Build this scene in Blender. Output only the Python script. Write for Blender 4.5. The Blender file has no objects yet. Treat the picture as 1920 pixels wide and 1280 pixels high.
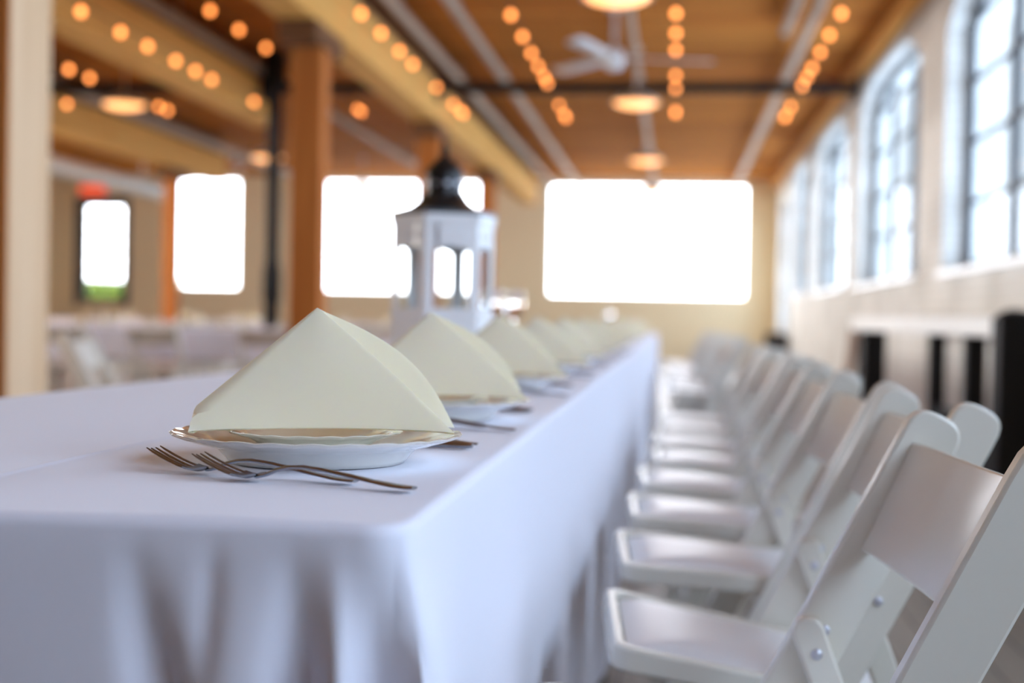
import bpy, bmesh, math, random
from mathutils import Vector, Matrix
random.seed(7)
SC = bpy.context.scene
COL = SC.collection
PI = math.pi

# ------------------------------------------------------------------ camera
F = 2667.0
cam_d = bpy.data.cameras.new('camera')
cam = bpy.data.objects.new('camera', cam_d)
COL.objects.link(cam)
cam_d.sensor_width = 36.0
cam_d.lens = F / 1920.0 * 36.0
cam_d.clip_start = 0.02
cam_d.clip_end = 300.0
cy = Vector(((1265 - 960) / F, -(602 - 640) / F, -1.0)).normalized()      # world +Y seen from the camera
roll = math.radians(1.15)
cz = Vector((math.sin(roll), math.cos(roll), 0.0))
cz = (cz - cy * cz.dot(cy)).normalized()
cx = cy.cross(cz)
CAM_Z = 0.885
cam.matrix_world = Matrix.Translation((0, 0, CAM_Z)) @ Matrix((cx, cy, cz)).to_4x4()
cam_d.dof.use_dof = True
cam_d.dof.focus_distance = 1.285
cam_d.dof.aperture_fstop = 3.1
SC.camera = cam

# ------------------------------------------------------------------ view and sky
SC.view_settings.view_transform = 'Standard'
SC.view_settings.look = 'None'
SC.view_settings.gamma = 1.0
SC.view_settings.use_curve_mapping = False
SC.view_settings.exposure = 0.0
world = bpy.data.worlds.new('daylight')
SC.world = world
world.use_nodes = True
wn = world.node_tree
bgn = wn.nodes.get('Background') or wn.nodes.new('ShaderNodeBackground')
won = wn.nodes.get('World Output') or wn.nodes.new('ShaderNodeOutputWorld')
wn.links.new(bgn.outputs[0], won.inputs[0])
# sky shaped for fill: boosted towards both sides, dimmed behind the visible right-hand panes
wtc = wn.nodes.new('ShaderNodeTexCoord'); wsp = wn.nodes.new('ShaderNodeSeparateXYZ')
wmr = wn.nodes.new('ShaderNodeMapRange'); wmr.inputs['From Min'].default_value = -1.0; wmr.inputs['From Max'].default_value = 1.0
wrp = wn.nodes.new('ShaderNodeValToRGB')
wn.links.new(wtc.outputs['Generated'], wsp.inputs[0]); wn.links.new(wsp.outputs['X'], wmr.inputs['Value'])
wn.links.new(wmr.outputs[0], wrp.inputs[0]); wn.links.new(wrp.outputs[0], bgn.inputs[0])
def sky_stop(x, col, k):
    e = wrp.color_ramp.elements.new((x + 1) / 2)
    e.color = (col[0] * k, col[1] * k, col[2] * k, 1)
sky_stop(-0.80, (1.0, 0.95, 0.86), 24.0 / 30)
sky_stop(-0.52, (0.97, 0.97, 1.0), 13.0 / 30)
sky_stop(0.045, (0.97, 0.97, 1.0), 13.0 / 30)
sky_stop(0.075, (0.78, 0.90, 1.0), 1.25 / 30)
sky_stop(0.30, (0.78, 0.90, 1.0), 1.25 / 30)
sky_stop(0.52, (0.64, 0.80, 1.0), 8.3 / 30)
wrp.color_ramp.elements.remove(wrp.color_ramp.elements[0]); wrp.color_ramp.elements.remove(wrp.color_ramp.elements[len(wrp.color_ramp.elements) - 1])
bgn.inputs[1].default_value = 30.0
SC.cycles.max_bounces = 12
SC.cycles.diffuse_bounces = 6
SC.cycles.transparent_max_bounces = 16
SC.cycles.use_denoising = True

# room numbers
XR = 2.1            # inner face of the window wall
XL = -14.6
YB = 30.0           # inner face of the far wall
YF = -9.0           # wall behind the camera
ZC = 3.88
TZ = 0.745          # table height

def portal(name, loc, rot, w, h):
    d = bpy.data.lights.new(name, 'AREA')
    d.shape = 'RECTANGLE'
    d.size = w
    d.size_y = h
    d.cycles.is_portal = True
    o = bpy.data.objects.new(name, d)
    COL.objects.link(o)
    o.location = loc
    o.rotation_euler = rot
    return o

# window openings: (y0, y1, sill, spring, crown)
RWIN = [(-2.6, 1.8, 1.32, 3.22, 3.56), (3.0, 5.7, 1.32, 3.22, 3.56), (7.0, 11.6, 1.32, 3.22, 3.56),
        (12.85, 17.0, 1.34, 3.22, 3.56), (18.1, 22.1, 1.36, 3.22, 3.56), (23.2, 26.1, 1.38, 3.22, 3.56), (27.0, 29.3, 0.72, 3.2, 3.3)]
BWIN = [(-2.70, 1.48, 1.36, 3.76), (-7.63, -4.05, 1.38, 3.80), (-10.87, -9.43, 1.40, 3.82), (-13.0, -12.0, 1.09, 3.26)]
FILLWIN = [(7.5, 13.0, 0.95, 3.72), (14.5, 20.0, 0.95, 3.72)]  # unseen left-wall openings, added only to fill the room with light
for a, b, s, t in FILLWIN:
    portal('window_portal', (XL - 0.42, (a + b) / 2, (s + t) / 2), (0, -PI / 2, 0), t - s, b - a)
for i, (a, b, s, sp, cr) in enumerate(RWIN):
    portal('window_portal', (XR + 0.42, (a + b) / 2, (s + cr) / 2), (0, PI / 2, 0), cr - s, b - a)
for a, b, s, t in BWIN:
    portal('window_portal', ((a + b) / 2, YB + 0.42, (s + t) / 2), (-PI / 2, 0, 0), b - a, t - s)

# ------------------------------------------------------------------ materials
def mat(name, col, rough=0.5, metal=0.0, spec=0.5, coat=0.0, sheen=0.0, emit=None, estr=0.0):
    m = bpy.data.materials.new(name)
    m.use_nodes = True
    b = m.node_tree.nodes['Principled BSDF']
    b.inputs['Base Color'].default_value = (*col, 1)
    b.inputs['Roughness'].default_value = rough
    b.inputs['Metallic'].default_value = metal
    b.inputs['Specular IOR Level'].default_value = spec
    b.inputs['Coat Weight'].default_value = coat
    b.inputs['Sheen Weight'].default_value = sheen
    if emit:
        b.inputs['Emission Color'].default_value = (*emit, 1)
        b.inputs['Emission Strength'].default_value = estr
    return m

def nt(m):
    return m.node_tree, m.node_tree.nodes, m.node_tree.links, m.node_tree.nodes['Principled BSDF']

def noise_bump(m, scale, strength, dist=0.002, stretch=(1, 1, 1), detail=4):
    t, n, l, b = nt(m)
    tc = n.new('ShaderNodeTexCoord'); mp = n.new('ShaderNodeMapping')
    mp.inputs['Scale'].default_value = stretch
    no = n.new('ShaderNodeTexNoise'); no.inputs['Scale'].default_value = scale; no.inputs['Detail'].default_value = detail
    bu = n.new('ShaderNodeBump'); bu.inputs['Strength'].default_value = strength; bu.inputs['Distance'].default_value = dist
    l.new(tc.outputs['Object'], mp.inputs[0]); l.new(mp.outputs[0], no.inputs['Vector'])
    l.new(no.outputs['Fac'], bu.inputs['Height']); l.new(bu.outputs[0], b.inputs['Normal'])
    return m

def wood(name, c0, c1, scale=3.0, stretch=(6, 6, 0.5), rough=0.7):
    m = mat(name, c0, rough, spec=0.15)
    t, n, l, b = nt(m)
    tc = n.new('ShaderNodeTexCoord'); mp = n.new('ShaderNodeMapping'); mp.inputs['Scale'].default_value = stretch
    no = n.new('ShaderNodeTexNoise'); no.inputs['Scale'].default_value = scale; no.inputs['Detail'].default_value = 6
    no.inputs['Distortion'].default_value = 0.6
    rp = n.new('ShaderNodeValToRGB')
    rp.color_ramp.elements[0].position = 0.3; rp.color_ramp.elements[0].color = (*c0, 1)
    rp.color_ramp.elements[1].position = 0.7; rp.color_ramp.elements[1].color = (*c1, 1)
    l.new(tc.outputs['Object'], mp.inputs[0]); l.new(mp.outputs[0], no.inputs['Vector'])
    l.new(no.outputs['Fac'], rp.inputs[0]); l.new(rp.outputs[0], b.inputs['Base Color'])
    return m

def planks(name, c0, c1, width, along='x', rough=0.55, gap=(0.03, 0.015, 0.006), spec=0.4):
    """boards that run along x (or y), each with its own tone"""
    m = mat(name, c0, rough, spec=spec)
    t, n, l, b = nt(m)
    tc = n.new('ShaderNodeTexCoord'); mp = n.new('ShaderNodeMapping')
    if along == 'y':
        mp.inputs['Rotation'].default_value = (0, 0, PI / 2)
    br = n.new('ShaderNodeTexBrick')
    br.offset = 0.37
    br.inputs['Color1'].default_value = (*c0, 1); br.inputs['Color2'].default_value = (*c1, 1); br.inputs['Mortar'].default_value = (*gap, 1)
    br.inputs['Scale'].default_value = 1.0; br.inputs['Mortar Size'].default_value = 0.004
    br.inputs['Brick Width'].default_value = 3.2; br.inputs['Row Height'].default_value = width
    no = n.new('ShaderNodeTexNoise'); no.inputs['Scale'].default_value = 1.2; no.inputs['Detail'].default_value = 5
    mp2 = n.new('ShaderNodeMapping'); mp2.inputs['Scale'].default_value = (0.3, 2.6, 1) if along == 'x' else (8, 0.5, 1)
    mx = n.new('ShaderNodeMix'); mx.data_type = 'RGBA'; mx.blend_type = 'MULTIPLY'; mx.inputs[0].default_value = 0.55
    l.new(tc.outputs['Object'], mp.inputs[0]); l.new(mp.outputs[0], br.inputs['Vector'])
    l.new(tc.outputs['Object'], mp2.inputs[0]); l.new(mp2.outputs[0], no.inputs['Vector'])
    l.new(br.outputs['Color'], mx.inputs[6]); l.new(no.outputs['Color'], mx.inputs[7])
    rp = n.new('ShaderNodeValToRGB')
    rp.color_ramp.elements[0].color = (0.45, 0.45, 0.45, 1); rp.color_ramp.elements[1].color = (1.6, 1.6, 1.6, 1)
    l.new(no.outputs['Fac'], rp.inputs[0]); l.new(rp.outputs[0], mx.inputs[7])
    l.new(mx.outputs[2], b.inputs['Base Color'])
    return m

def brick(name, c0, c1, mortar):
    m = mat(name, c0, 0.7)
    t, n, l, b = nt(m)
    tc = n.new('ShaderNodeTexCoord'); sp = n.new('ShaderNodeSeparateXYZ'); cb = n.new('ShaderNodeCombineXYZ')
    ad = n.new('ShaderNodeMath'); ad.operation = 'ADD'
    br = n.new('ShaderNodeTexBrick')
    br.inputs['Color1'].default_value = (*c0, 1); br.inputs['Color2'].default_value = (*c1, 1); br.inputs['Mortar'].default_value = (*mortar, 1)
    br.inputs['Scale'].default_value = 1.0; br.inputs['Mortar Size'].default_value = 0.006
    br.inputs['Brick Width'].default_value = 0.215; br.inputs['Row Height'].default_value = 0.075
    bu = n.new('ShaderNodeBump'); bu.inputs['Strength'].default_value = 0.7; bu.inputs['Distance'].default_value = 0.01; bu.invert = True
    l.new(tc.outputs['Object'], sp.inputs[0])
    l.new(sp.outputs['X'], ad.inputs[0]); l.new(sp.outputs['Y'], ad.inputs[1])
    l.new(ad.outputs[0], cb.inputs['X']); l.new(sp.outputs['Z'], cb.inputs['Y'])
    l.new(cb.outputs[0], br.inputs['Vector'])
    no = n.new('ShaderNodeTexNoise'); no.inputs['Scale'].default_value = 1.7; no.inputs['Detail'].default_value = 6
    l.new(tc.outputs['Object'], no.inputs['Vector'])
    rp = n.new('ShaderNodeValToRGB')
    rp.color_ramp.elements[0].position = 0.38; rp.color_ramp.elements[0].color = (0.62, 0.6, 0.57, 1)
    rp.color_ramp.elements[1].position = 0.55; rp.color_ramp.elements[1].color = (1, 1, 1, 1)
    mx = n.new('ShaderNodeMix'); mx.data_type = 'RGBA'; mx.blend_type = 'MULTIPLY'; mx.inputs[0].default_value = 0.5
    l.new(no.outputs['Fac'], rp.inputs[0])
    l.new(br.outputs['Color'], mx.inputs[6]); l.new(rp.outputs[0], mx.inputs[7]); l.new(mx.outputs[2], b.inputs['Base Color'])
    l.new(br.outputs['Fac'], bu.inputs['Height']); l.new(bu.outputs[0], b.inputs['Normal'])
    return m

def glass(name, tint, refl=0.06):
    m = bpy.data.materials.new(name); m.use_nodes = True
    n = m.node_tree.nodes; l = m.node_tree.links
    n.remove(n['Principled BSDF'])
    tr = n.new('ShaderNodeBsdfTransparent'); tr.inputs[0].default_value = (*tint, 1)
    gl = n.new('ShaderNodeBsdfGlossy'); gl.inputs['Roughness'].default_value = 0.03
    mx = n.new('ShaderNodeMixShader'); mx.inputs[0].default_value = refl
    l.new(tr.outputs[0], mx.inputs[1]); l.new(gl.outputs[0], mx.inputs[2])
    l.new(mx.outputs[0], n['Material Output'].inputs[0])
    return m

M = dict(
    cloth=noise_bump(mat('white_tablecloth', (0.86, 0.862, 0.98), 0.75, sheen=0.15), 900, 0.12, 0.0006),
    napkin=noise_bump(mat('cream_napkin', (0.91, 0.825, 0.63), 0.62, sheen=0.2), 1400, 0.12, 0.0005),
    china=mat('white_china', (0.90, 0.88, 0.80), 0.10, coat=0.5),
    steel=mat('cutlery_steel', (0.36, 0.38, 0.42), 0.28, metal=1.0),
    resin=noise_bump(mat('white_resin', (0.78, 0.745, 0.66), 0.24), 240, 0.08, 0.0006),
    vinyl=noise_bump(mat('white_vinyl', (0.76, 0.75, 0.76), 0.31), 300, 0.12, 0.0006),
    rivet=mat('rivet_steel', (0.60, 0.60, 0.66), 0.42, metal=0.6),
    ceiling=planks('ceiling_boards', (0.44, 0.140, 0.022), (0.56, 0.210, 0.038), 0.19, 'x', 0.85, spec=0.08),
    floor=planks('floor_boards', (0.21, 0.175, 0.14), (0.27, 0.225, 0.18), 0.12, 'y', 0.38),
    brick=brick('white_painted_brick', (0.90, 0.89, 0.86), (0.85, 0.84, 0.80), (0.72, 0.70, 0.66)),
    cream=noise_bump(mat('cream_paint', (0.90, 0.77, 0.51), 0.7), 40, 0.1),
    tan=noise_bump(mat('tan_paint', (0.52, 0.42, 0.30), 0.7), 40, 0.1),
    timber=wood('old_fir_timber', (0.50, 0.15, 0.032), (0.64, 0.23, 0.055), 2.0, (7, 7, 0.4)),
    timber_y=wood('old_fir_beam', (0.74, 0.37, 0.09), (0.88, 0.50, 0.145), 2.0, (7, 0.4, 7)),
    timber_pale=wood('pale_fir_timber', (0.80, 0.55, 0.32), (0.92, 0.68, 0.44), 1.5, (7, 7, 0.4)),
    bolster=wood('dark_bolster', (0.16, 0.07, 0.03), (0.24, 0.11, 0.045), 2.0, (0.5, 6, 6)),
    black=mat('black_steel', (0.018, 0.017, 0.017), 0.6, spec=0.12),
    mullion=mat('dark_steel_sash', (0.06, 0.065, 0.075), 0.5),
    pipe=mat('painted_pipe', (0.42, 0.33, 0.25), 0.45),
    duct=mat('white_duct', (0.72, 0.75, 0.70), 0.4),
    white=mat('white_enamel', (0.78, 0.78, 0.78), 0.35),
    rail=mat('white_cap_board', (0.92, 0.92, 0.90), 0.45),
    lantern=mat('white_lantern_metal', (0.90, 0.90, 0.92), 0.35),
    lantern_roof=mat('dark_bronze_metal', (0.035, 0.034, 0.036), 0.28, metal=0.6),
    pane=glass('window_glass', (0.96, 0.98, 1.0)),
    lpane=glass('lantern_glass', (0.97, 0.98, 0.98), 0.05),
    wax=mat('white_wax', (0.88, 0.86, 0.80), 0.5),
    bulb=mat('amber_bulb', (1, 0.5, 0.15), 0.3, emit=(1.0, 0.29, 0.065), estr=5.2),
    glint=mat('glint_grey', (0.75, 0.75, 0.75), 0.05, coat=1.0),  # pale glossy grey for the balls that stand in for highlights
    cord=mat('black_cord', (0.015, 0.014, 0.013), 0.6),
    lampshade=mat('enamel_shade', (0.55, 0.50, 0.44), 0.4),
    diffuser=mat('warm_diffuser', (1, 0.7, 0.4), 0.5, emit=(1.0, 0.42, 0.13), estr=2.4),
    red=mat('red_sign', (0.7, 0.08, 0.03), 0.4, emit=(1.0, 0.10, 0.03), estr=0.9),
    leaf=mat('hedge_leaf', (0.13, 0.22, 0.02), 0.6),
    soil=mat('outdoor_ground', (0.25, 0.23, 0.2), 0.9),
    brown=wood('brown_board', (0.20, 0.11, 0.06), (0.28, 0.16, 0.09), 3, (6, 6, 0.5)),
)

b = M['napkin'].node_tree.nodes['Principled BSDF']
b.inputs['Subsurface Weight'].default_value = 0.35
b.inputs['Subsurface Radius'].default_value = (1.0, 0.85, 0.4)
b.inputs['Subsurface Scale'].default_value = 0.006

# ------------------------------------------------------------------ mesh helpers
class MB:
    def __init__(self):
        self.v = []; self.f = []
    def add(self, vs, fs, mx=None):
        o = len(self.v)
        for p in vs:
            p = Vector(p)
            self.v.append(mx @ p if mx else p)
        for f in fs:
            self.f.append([i + o for i in f])
        return self
    def box(self, x0, x1, y0, y1, z0, z1, mx=None):
        vs = [(x, y, z) for z in (z0, z1) for y in (y0, y1) for x in (x0, x1)]
        return self.add(vs, [(0, 2, 3, 1), (4, 5, 7, 6), (0, 1, 5, 4), (2, 6, 7, 3), (0, 4, 6, 2), (1, 3, 7, 5)], mx)
    def prism(self, poly, fn, d0, d1):
        """polygon of 2D points given depth d0..d1; fn(a, b, d) -> 3D"""
        n = len(poly)
        vs = [fn(a, b, d0) for a, b in poly] + [fn(a, b, d1) for a, b in poly]
        fs = [tuple(range(n))[::-1], tuple(range(n, 2 * n))] + [(i, (i + 1) % n, n + (i + 1) % n, n + i) for i in range(n)]
        return self.add(vs, fs)
    def lathe(self, prof, n=32, fn=None, mx=None, close=False):
        """profile of (r, z); fn(r, z, a) -> (r, z) may modulate round the axis"""
        vs = []
        for r, z in prof:
            for k in range(n):
                a = 2 * PI * k / n
                rr, zz = fn(r, z, a) if fn else (r, z)
                vs.append((rr * math.cos(a), rr * math.sin(a), zz))
        fs = []
        for i in range(len(prof) - 1):
            for k in range(n):
                k2 = (k + 1) % n
                fs.append((i * n + k, i * n + k2, (i + 1) * n + k2, (i + 1) * n + k))
        if prof[0][0] > 1e-6 and not close:
            fs.append(tuple(range(n))[::-1])
        if prof[-1][0] > 1e-6 and not close:
            b = (len(prof) - 1) * n
            fs.append(tuple(range(b, b + n)))
        if close:
            b = (len(prof) - 1) * n
            for k in range(n):
                fs.append((b + k, b + (k + 1) % n, (k + 1) % n, k))
        return self.add(vs, fs, mx)
    def sweep(self, path, sect, n=10, up=Vector((0, 0, 1))):
        """elliptical section (half width, half thickness) per path point"""
        path = [Vector(p) for p in path]
        vs = []
        for i, p in enumerate(path):
            t = (path[min(i + 1, len(path) - 1)] - path[max(i - 1, 0)]).normalized()
            s = t.cross(up)
            if s.length < 1e-4:
                s = t.cross(Vector((0, 1, 0)))
            s.normalize(); u = s.cross(t)
            w, h = sect[i] if isinstance(sect, list) else sect
            for k in range(n):
                a = 2 * PI * k / n
                vs.append(p + s * (w * math.cos(a)) + u * (h * math.sin(a)))
        fs = []
        for i in range(len(path) - 1):
            for k in range(n):
                k2 = (k + 1) % n
                fs.append((i * n + k, i * n + k2, (i + 1) * n + k2, (i + 1) * n + k))
        fs.append(tuple(range(n))[::-1])
        b = (len(path) - 1) * n
        fs.append(tuple(range(b, b + n)))
        return self.add(vs, fs)
    def build(self, name, m, parent=None, loc=(0, 0, 0), rz=0.0, smooth=35, bevel=0.0, solid=0.0, sub=0):
        me = bpy.data.meshes.new(name)
        me.from_pydata([tuple(v) for v in self.v], [], self.f)
        bm = bmesh.new(); bm.from_mesh(me)
        bmesh.ops.remove_doubles(bm, verts=bm.verts, dist=1e-6)
        bmesh.ops.recalc_face_normals(bm, faces=bm.faces)
        bm.to_mesh(me); bm.free()
        me.materials.append(m)
        if smooth:
            me.polygons.foreach_set('use_smooth', [True] * len(me.polygons))
            me.set_sharp_from_angle(angle=math.radians(smooth))
        o = bpy.data.objects.new(name, me)
        COL.objects.link(o)
        o.location = loc; o.rotation_euler = (0, 0, rz)
        if parent:
            o.parent = parent
        if solid:
            k = o.modifiers.new('thick', 'SOLIDIFY'); k.thickness = solid; k.offset = 0
        if bevel:
            k = o.modifiers.new('bevel', 'BEVEL'); k.width = bevel; k.segments = 2; k.limit_method = 'ANGLE'
        if sub:
            k = o.modifiers.new('sub', 'SUBSURF'); k.levels = sub; k.render_levels = sub
        return o

def tag(o, label=None, cat=None, group=None, kind=None):
    if label: o['label'] = label
    if cat: o['category'] = cat
    if group: o['group'] = group
    if kind: o['kind'] = kind
    return o

def empty(name, loc, rz=0.0):
    o = bpy.data.objects.new(name, None)
    COL.objects.link(o)
    o.empty_display_size = 0.1
    o.location = loc; o.rotation_euler = (0, 0, rz)
    return o

def copy_tree(o, parent=None):
    c = o.copy(); COL.objects.link(c)
    if parent: c.parent = parent
    for ch in list(o.children):
        copy_tree(ch, c)
    return c

def sstep(a, b, x):
    t = max(0.0, min(1.0, (x - a) / (b - a)))
    return t * t * (3 - 2 * t)

ORD = 'first second third fourth fifth sixth seventh eighth ninth tenth eleventh twelfth thirteenth fourteenth fifteenth sixteenth seventeenth eighteenth nineteenth twentieth'.split()

# ------------------------------------------------------------------ the setting
o = MB().box(XL - 0.4, XR + 0.45, YF - 0.4, YB + 0.45, -0.2, 0).build('floor', M['floor']); tag(o, kind='structure')
o = MB().box(XL - 0.4, XR + 0.45, YF - 0.4, YB + 0.45, ZC, ZC + 0.2).build('ceiling', M['ceiling']); tag(o, kind='structure')
w = MB(); y0 = YF
for a, b, s, t in FILLWIN:
    w.box(XL - 0.4, XL, y0, a, 0, ZC)
    w.box(XL - 0.4, XL, a, b, 0, s); w.box(XL - 0.4, XL, a, b, t, ZC)
    y0 = b
w.box(XL - 0.4, XL, y0, YB, 0, ZC)
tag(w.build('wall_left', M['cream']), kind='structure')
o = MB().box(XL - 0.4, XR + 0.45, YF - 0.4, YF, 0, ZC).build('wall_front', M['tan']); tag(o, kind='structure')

# far wall with four openings
w = MB(); x0 = XL - 0.4
for a, b, s, t in sorted(BWIN):
    w.box(x0, a, YB, YB + 0.4, 0, ZC)
    w.box(a, b, YB, YB + 0.4, 0, s); w.box(a, b, YB, YB + 0.4, t, ZC)
    x0 = b
w.box(x0, XR + 0.45, YB, YB + 0.4, 0, ZC)
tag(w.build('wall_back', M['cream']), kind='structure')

# window wall: piers, sills and arched heads
def arch(a, b, sp, cr, n=16):
    """points along a segmental arch head from b to a"""
    c = (a + b) / 2; hw = (b - a) / 2; h = cr - sp
    pts = []
    for k in range(n + 1):
        u = math.cos(PI * k / n)
        pts.append((c + hw * u, sp + h * (1 - abs(u) ** 5)))
    return pts
w = MB(); y0 = YF
fx = lambda a, b, d: (d, a, b)
for a, b, s, sp, cr in RWIN:
    w.box(XR, XR + 0.45, y0, a, 0, ZC)
    w.box(XR, XR + 0.45, a, b, 0, s)
    ar = arch(a, b, sp, cr)
    for (p, q) in zip(ar[:-1], ar[1:]):
        w.prism([(p[0], ZC), (p[0], p[1]), (q[0], q[1]), (q[0], ZC)], fx, XR, XR + 0.45)
    y0 = b
w.box(XR, XR + 0.45, y0, YB, 0, ZC)
tag(w.build('wall_right', M['brick'], smooth=0), kind='structure')
o = MB().box(XR - 0.14, XR, YF, YB, ZC - 0.24, ZC).build('trim_1', M['timber_y']); tag(o, kind='structure')
o = MB().box(XR - 0.02, XR, YF, YB, 0, 0.16).build('baseboard_right', M['white']); tag(o, kind='structure')
o = MB().box(XL, XR - 0.02, YB - 0.02, YB, 0, 0.16).build('baseboard_back', M['cream']); tag(o, kind='structure')

# windows: steel sash, muntins and one sheet of panes each
wi = 0
for a, b, s, sp, cr in RWIN:
    if b < 6:
        pass
    wi += 1
    fr = MB(); X0, X1 = XR + 0.16, XR + 0.22
    hw = (b - a)
    ar = arch(a, b, sp, cr)
    for p, q in zip(ar[:-1], ar[1:]):
        fr.prism([(p[0], p[1]), (q[0], q[1]), (q[0], q[1] - 0.04), (p[0], p[1] - 0.04)], fx, X0, X1)
    fr.box(X0, X1, a, a + 0.04, s, sp); fr.box(X0, X1, b - 0.04, b, s, sp); fr.box(X0, X1, a, b, s, s + 0.06)
    nsec = max(2, round(hw / 1.46))
    for k in range(1, nsec):
        y = a + hw * k / nsec
        fr.box(X0, X1, y - 0.035, y + 0.035, s, cr - 0.05 if nsec == 2 else sp + 0.2)
    wf = fr.build('window_%d' % wi, M['mullion'], smooth=0); tag(wf, kind='structure')
    mu = MB()
    nh = int((cr - s) / 0.475)
    for k in range(1, nh + 1):
        z = s + 0.53 + 0.475 * (k - 1)
        if z < sp + 0.1:
            mu.box(X0 + 0.015, X1 - 0.015, a, b, z - 0.02, z + 0.02)
    mu.build('muntins', M['mullion'], wf, smooth=0)
    gp = MB(); poly = [(a, s), (b, s)] + ar
    gp.prism(poly, fx, X0 + 0.028, X0 + 0.032)
    gp.build('pane', M['pane'], wf, smooth=0)
    sl = MB().box(XR - 0.04, XR + 0.16, a - 0.03, b + 0.03, s - 0.05, s).build('window_sill', M['white'], wf, bevel=0.006)
for a, b, s, t in FILLWIN:  # frames and panes for the added fill openings
    wi += 1
    fr = MB(); X0, X1 = XL - 0.2, XL - 0.14
    for y in (a, (2 * a + b) / 3, (a + 2 * b) / 3, b):
        fr.box(X0, X1, y - 0.04, y + 0.04, s, t)
    for z in (s, (s + t) / 2, t):
        fr.box(X0, X1, a, b, z - 0.04, z + 0.04)
    wf = fr.build('window_%d' % wi, M['mullion'], smooth=0); tag(wf, kind='structure')
    MB().box(X0 + .028, X0 + .032, a, b, s, t).build('pane', M['pane'], wf, smooth=0)
for a, b, s, t in BWIN:
    wi += 1
    fr = MB(); Y0, Y1 = YB + 0.12, YB + 0.18
    dark = (b - a) < 1.2
    fw = 0.09 if dark else 0.05
    fr.box(a, a + fw, Y0, Y1, s, t); fr.box(b - fw, b, Y0, Y1, s, t); fr.box(a + fw, b - fw, Y0, Y1, s, s + fw); fr.box(a + fw, b - fw, Y0, Y1, t - fw, t)
    wf = fr.build('window_%d' % wi, M['mullion'] if dark else M['white'], smooth=0); tag(wf, kind='structure')
    mu = MB(); nv = max(2, round((b - a) / 0.5))
    if dark:
        for k in range(1, nv): mu.box(a + (b - a) * k / nv - .012, a + (b - a) * k / nv + .012, Y0 + .02, Y1 - .02, s, t)
        for k in range(1, 6): mu.box(a, b, Y0 + .02, Y1 - .02, s + (t - s) * k / 6 - .012, s + (t - s) * k / 6 + .012)
    else:
        nv = max(1, round((b - a) / 1.4))
        for k in range(1, nv): mu.box(a + (b - a) * k / nv - .012, a + (b - a) * k / nv + .012, Y0 + .02, Y1 - .02, s, t)
    if mu.v: mu.build('muntins', M['mullion'] if dark else M['white'], wf, smooth=0)
    MB().box(a, b, Y0 + 0.028, Y0 + 0.032, s, t).build('pane', M['pane'], wf, smooth=0)
    if dark:
        MB().box(a - 0.12, a, YB - 0.03, YB + 0.12, s - 0.1, t + 0.12).box(b, b + 0.12, YB - 0.03, YB + 0.12, s - 0.1, t + 0.12).box(a, b, YB - 0.03, YB + 0.12, t, t + 0.12).build('window_frame', M['mullion'], wf, smooth=0)

# outdoors beyond the far wall
o = MB().box(-40, 30, YB + 0.45, YB + 40, -0.5, -0.3).build('ground', M['soil']); tag(o, kind='structure')
h = MB(); rr = random.Random(3)
for i in range(4200):
    p = Vector((rr.uniform(-16, -11.6), YB + 2.6 + rr.uniform(-0.45, 0.45), rr.uniform(0.4, 1.5) + 0.12 * rr.random()))
    d = Matrix.Translation(p) @ Matrix.Rotation(rr.uniform(0, 6.28), 4, 'Z') @ Matrix.Rotation(rr.uniform(-1, 1), 4, 'X')
    s = rr.uniform(0.09, 0.17)
    h.add([(-s * .5, 0, 0), (0, s * .12, s), (s * .5, 0, 0), (0, -s * .12, -s)], [(0, 1, 2, 3)], d)
tag(h.build('hedge', M['leaf'], smooth=0), 'green hedge outside the narrow dark-framed window at far left', 'hedge', kind='stuff')

# ------------------------------------------------------------------ timber frame
def post(x0, x1, y0, y1, ztop, label, mt, bol=True):
    t = empty('timber_post', ((x0 + x1) / 2, (y0 + y1) / 2, 0))
    ax, ay = (x1 - x0) / 2, (y1 - y0) / 2
    MB().box(-ax, ax, -ay, ay, 0, ztop).build('shaft', mt, t, bevel=0.012)
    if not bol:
        MB().box(-ax, ax, -ay - 0.024, -ay, 0, ztop).build('shade_board', M['timber'], t, bevel=0.004)  # darker timber sheet added to put shade on the pale post's front
    if bol:
        MB().box(-ax - 0.03, ax + 0.03, -ay - 0.32, ay + 0.32, ztop, ztop + 0.16).build('bolster', M['bolster'], t, bevel=0.012)
    return tag(t, label, 'post', 'timber posts of the hall')
BZ = 3.135
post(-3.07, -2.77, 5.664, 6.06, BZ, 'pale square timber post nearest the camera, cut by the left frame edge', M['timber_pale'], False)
post(-3.02, -2.77, 10.9, 11.15, BZ - 0.16, 'brown square timber post standing just left of the white lantern', M['timber'])
post(-3.02, -2.77, 16.4, 16.65, BZ - 0.16, 'brown timber post standing directly behind the lantern roof', M['timber'])
post(-3.02, -2.77, 21.5, 21.75, BZ - 0.16, 'slim far timber post just right of the lantern', M['timber'])
post(-7.98, -7.77, 21.5, 21.72, BZ - 0.16, 'thin brown timber post left of the bright window by the black pole', M['timber'])
for x, y1, lab in ((-2.9, 28.0, 'long tan timber beam carried by the posts beside the lantern'), (-4.95, 16.75, 'tan timber beam ending beside the black steel pole'), (-7.87, 23.8, 'leftmost long tan timber beam, carried by the thin far-left post')):
    o = empty('timber_beam', (x, 0, BZ))
    MB().box(-0.15, 0.15, YF + 0.01, y1, 0, 0.46).build('girder', M['timber_y'], o, bevel=0.015)
    MB().box(-0.07, 0.07, YF + 0.01, y1, 0.46, ZC - BZ).build('nailer', M['bolster'], o)
    tag(o, lab, 'beam', 'timber beams under the ceiling')
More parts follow.
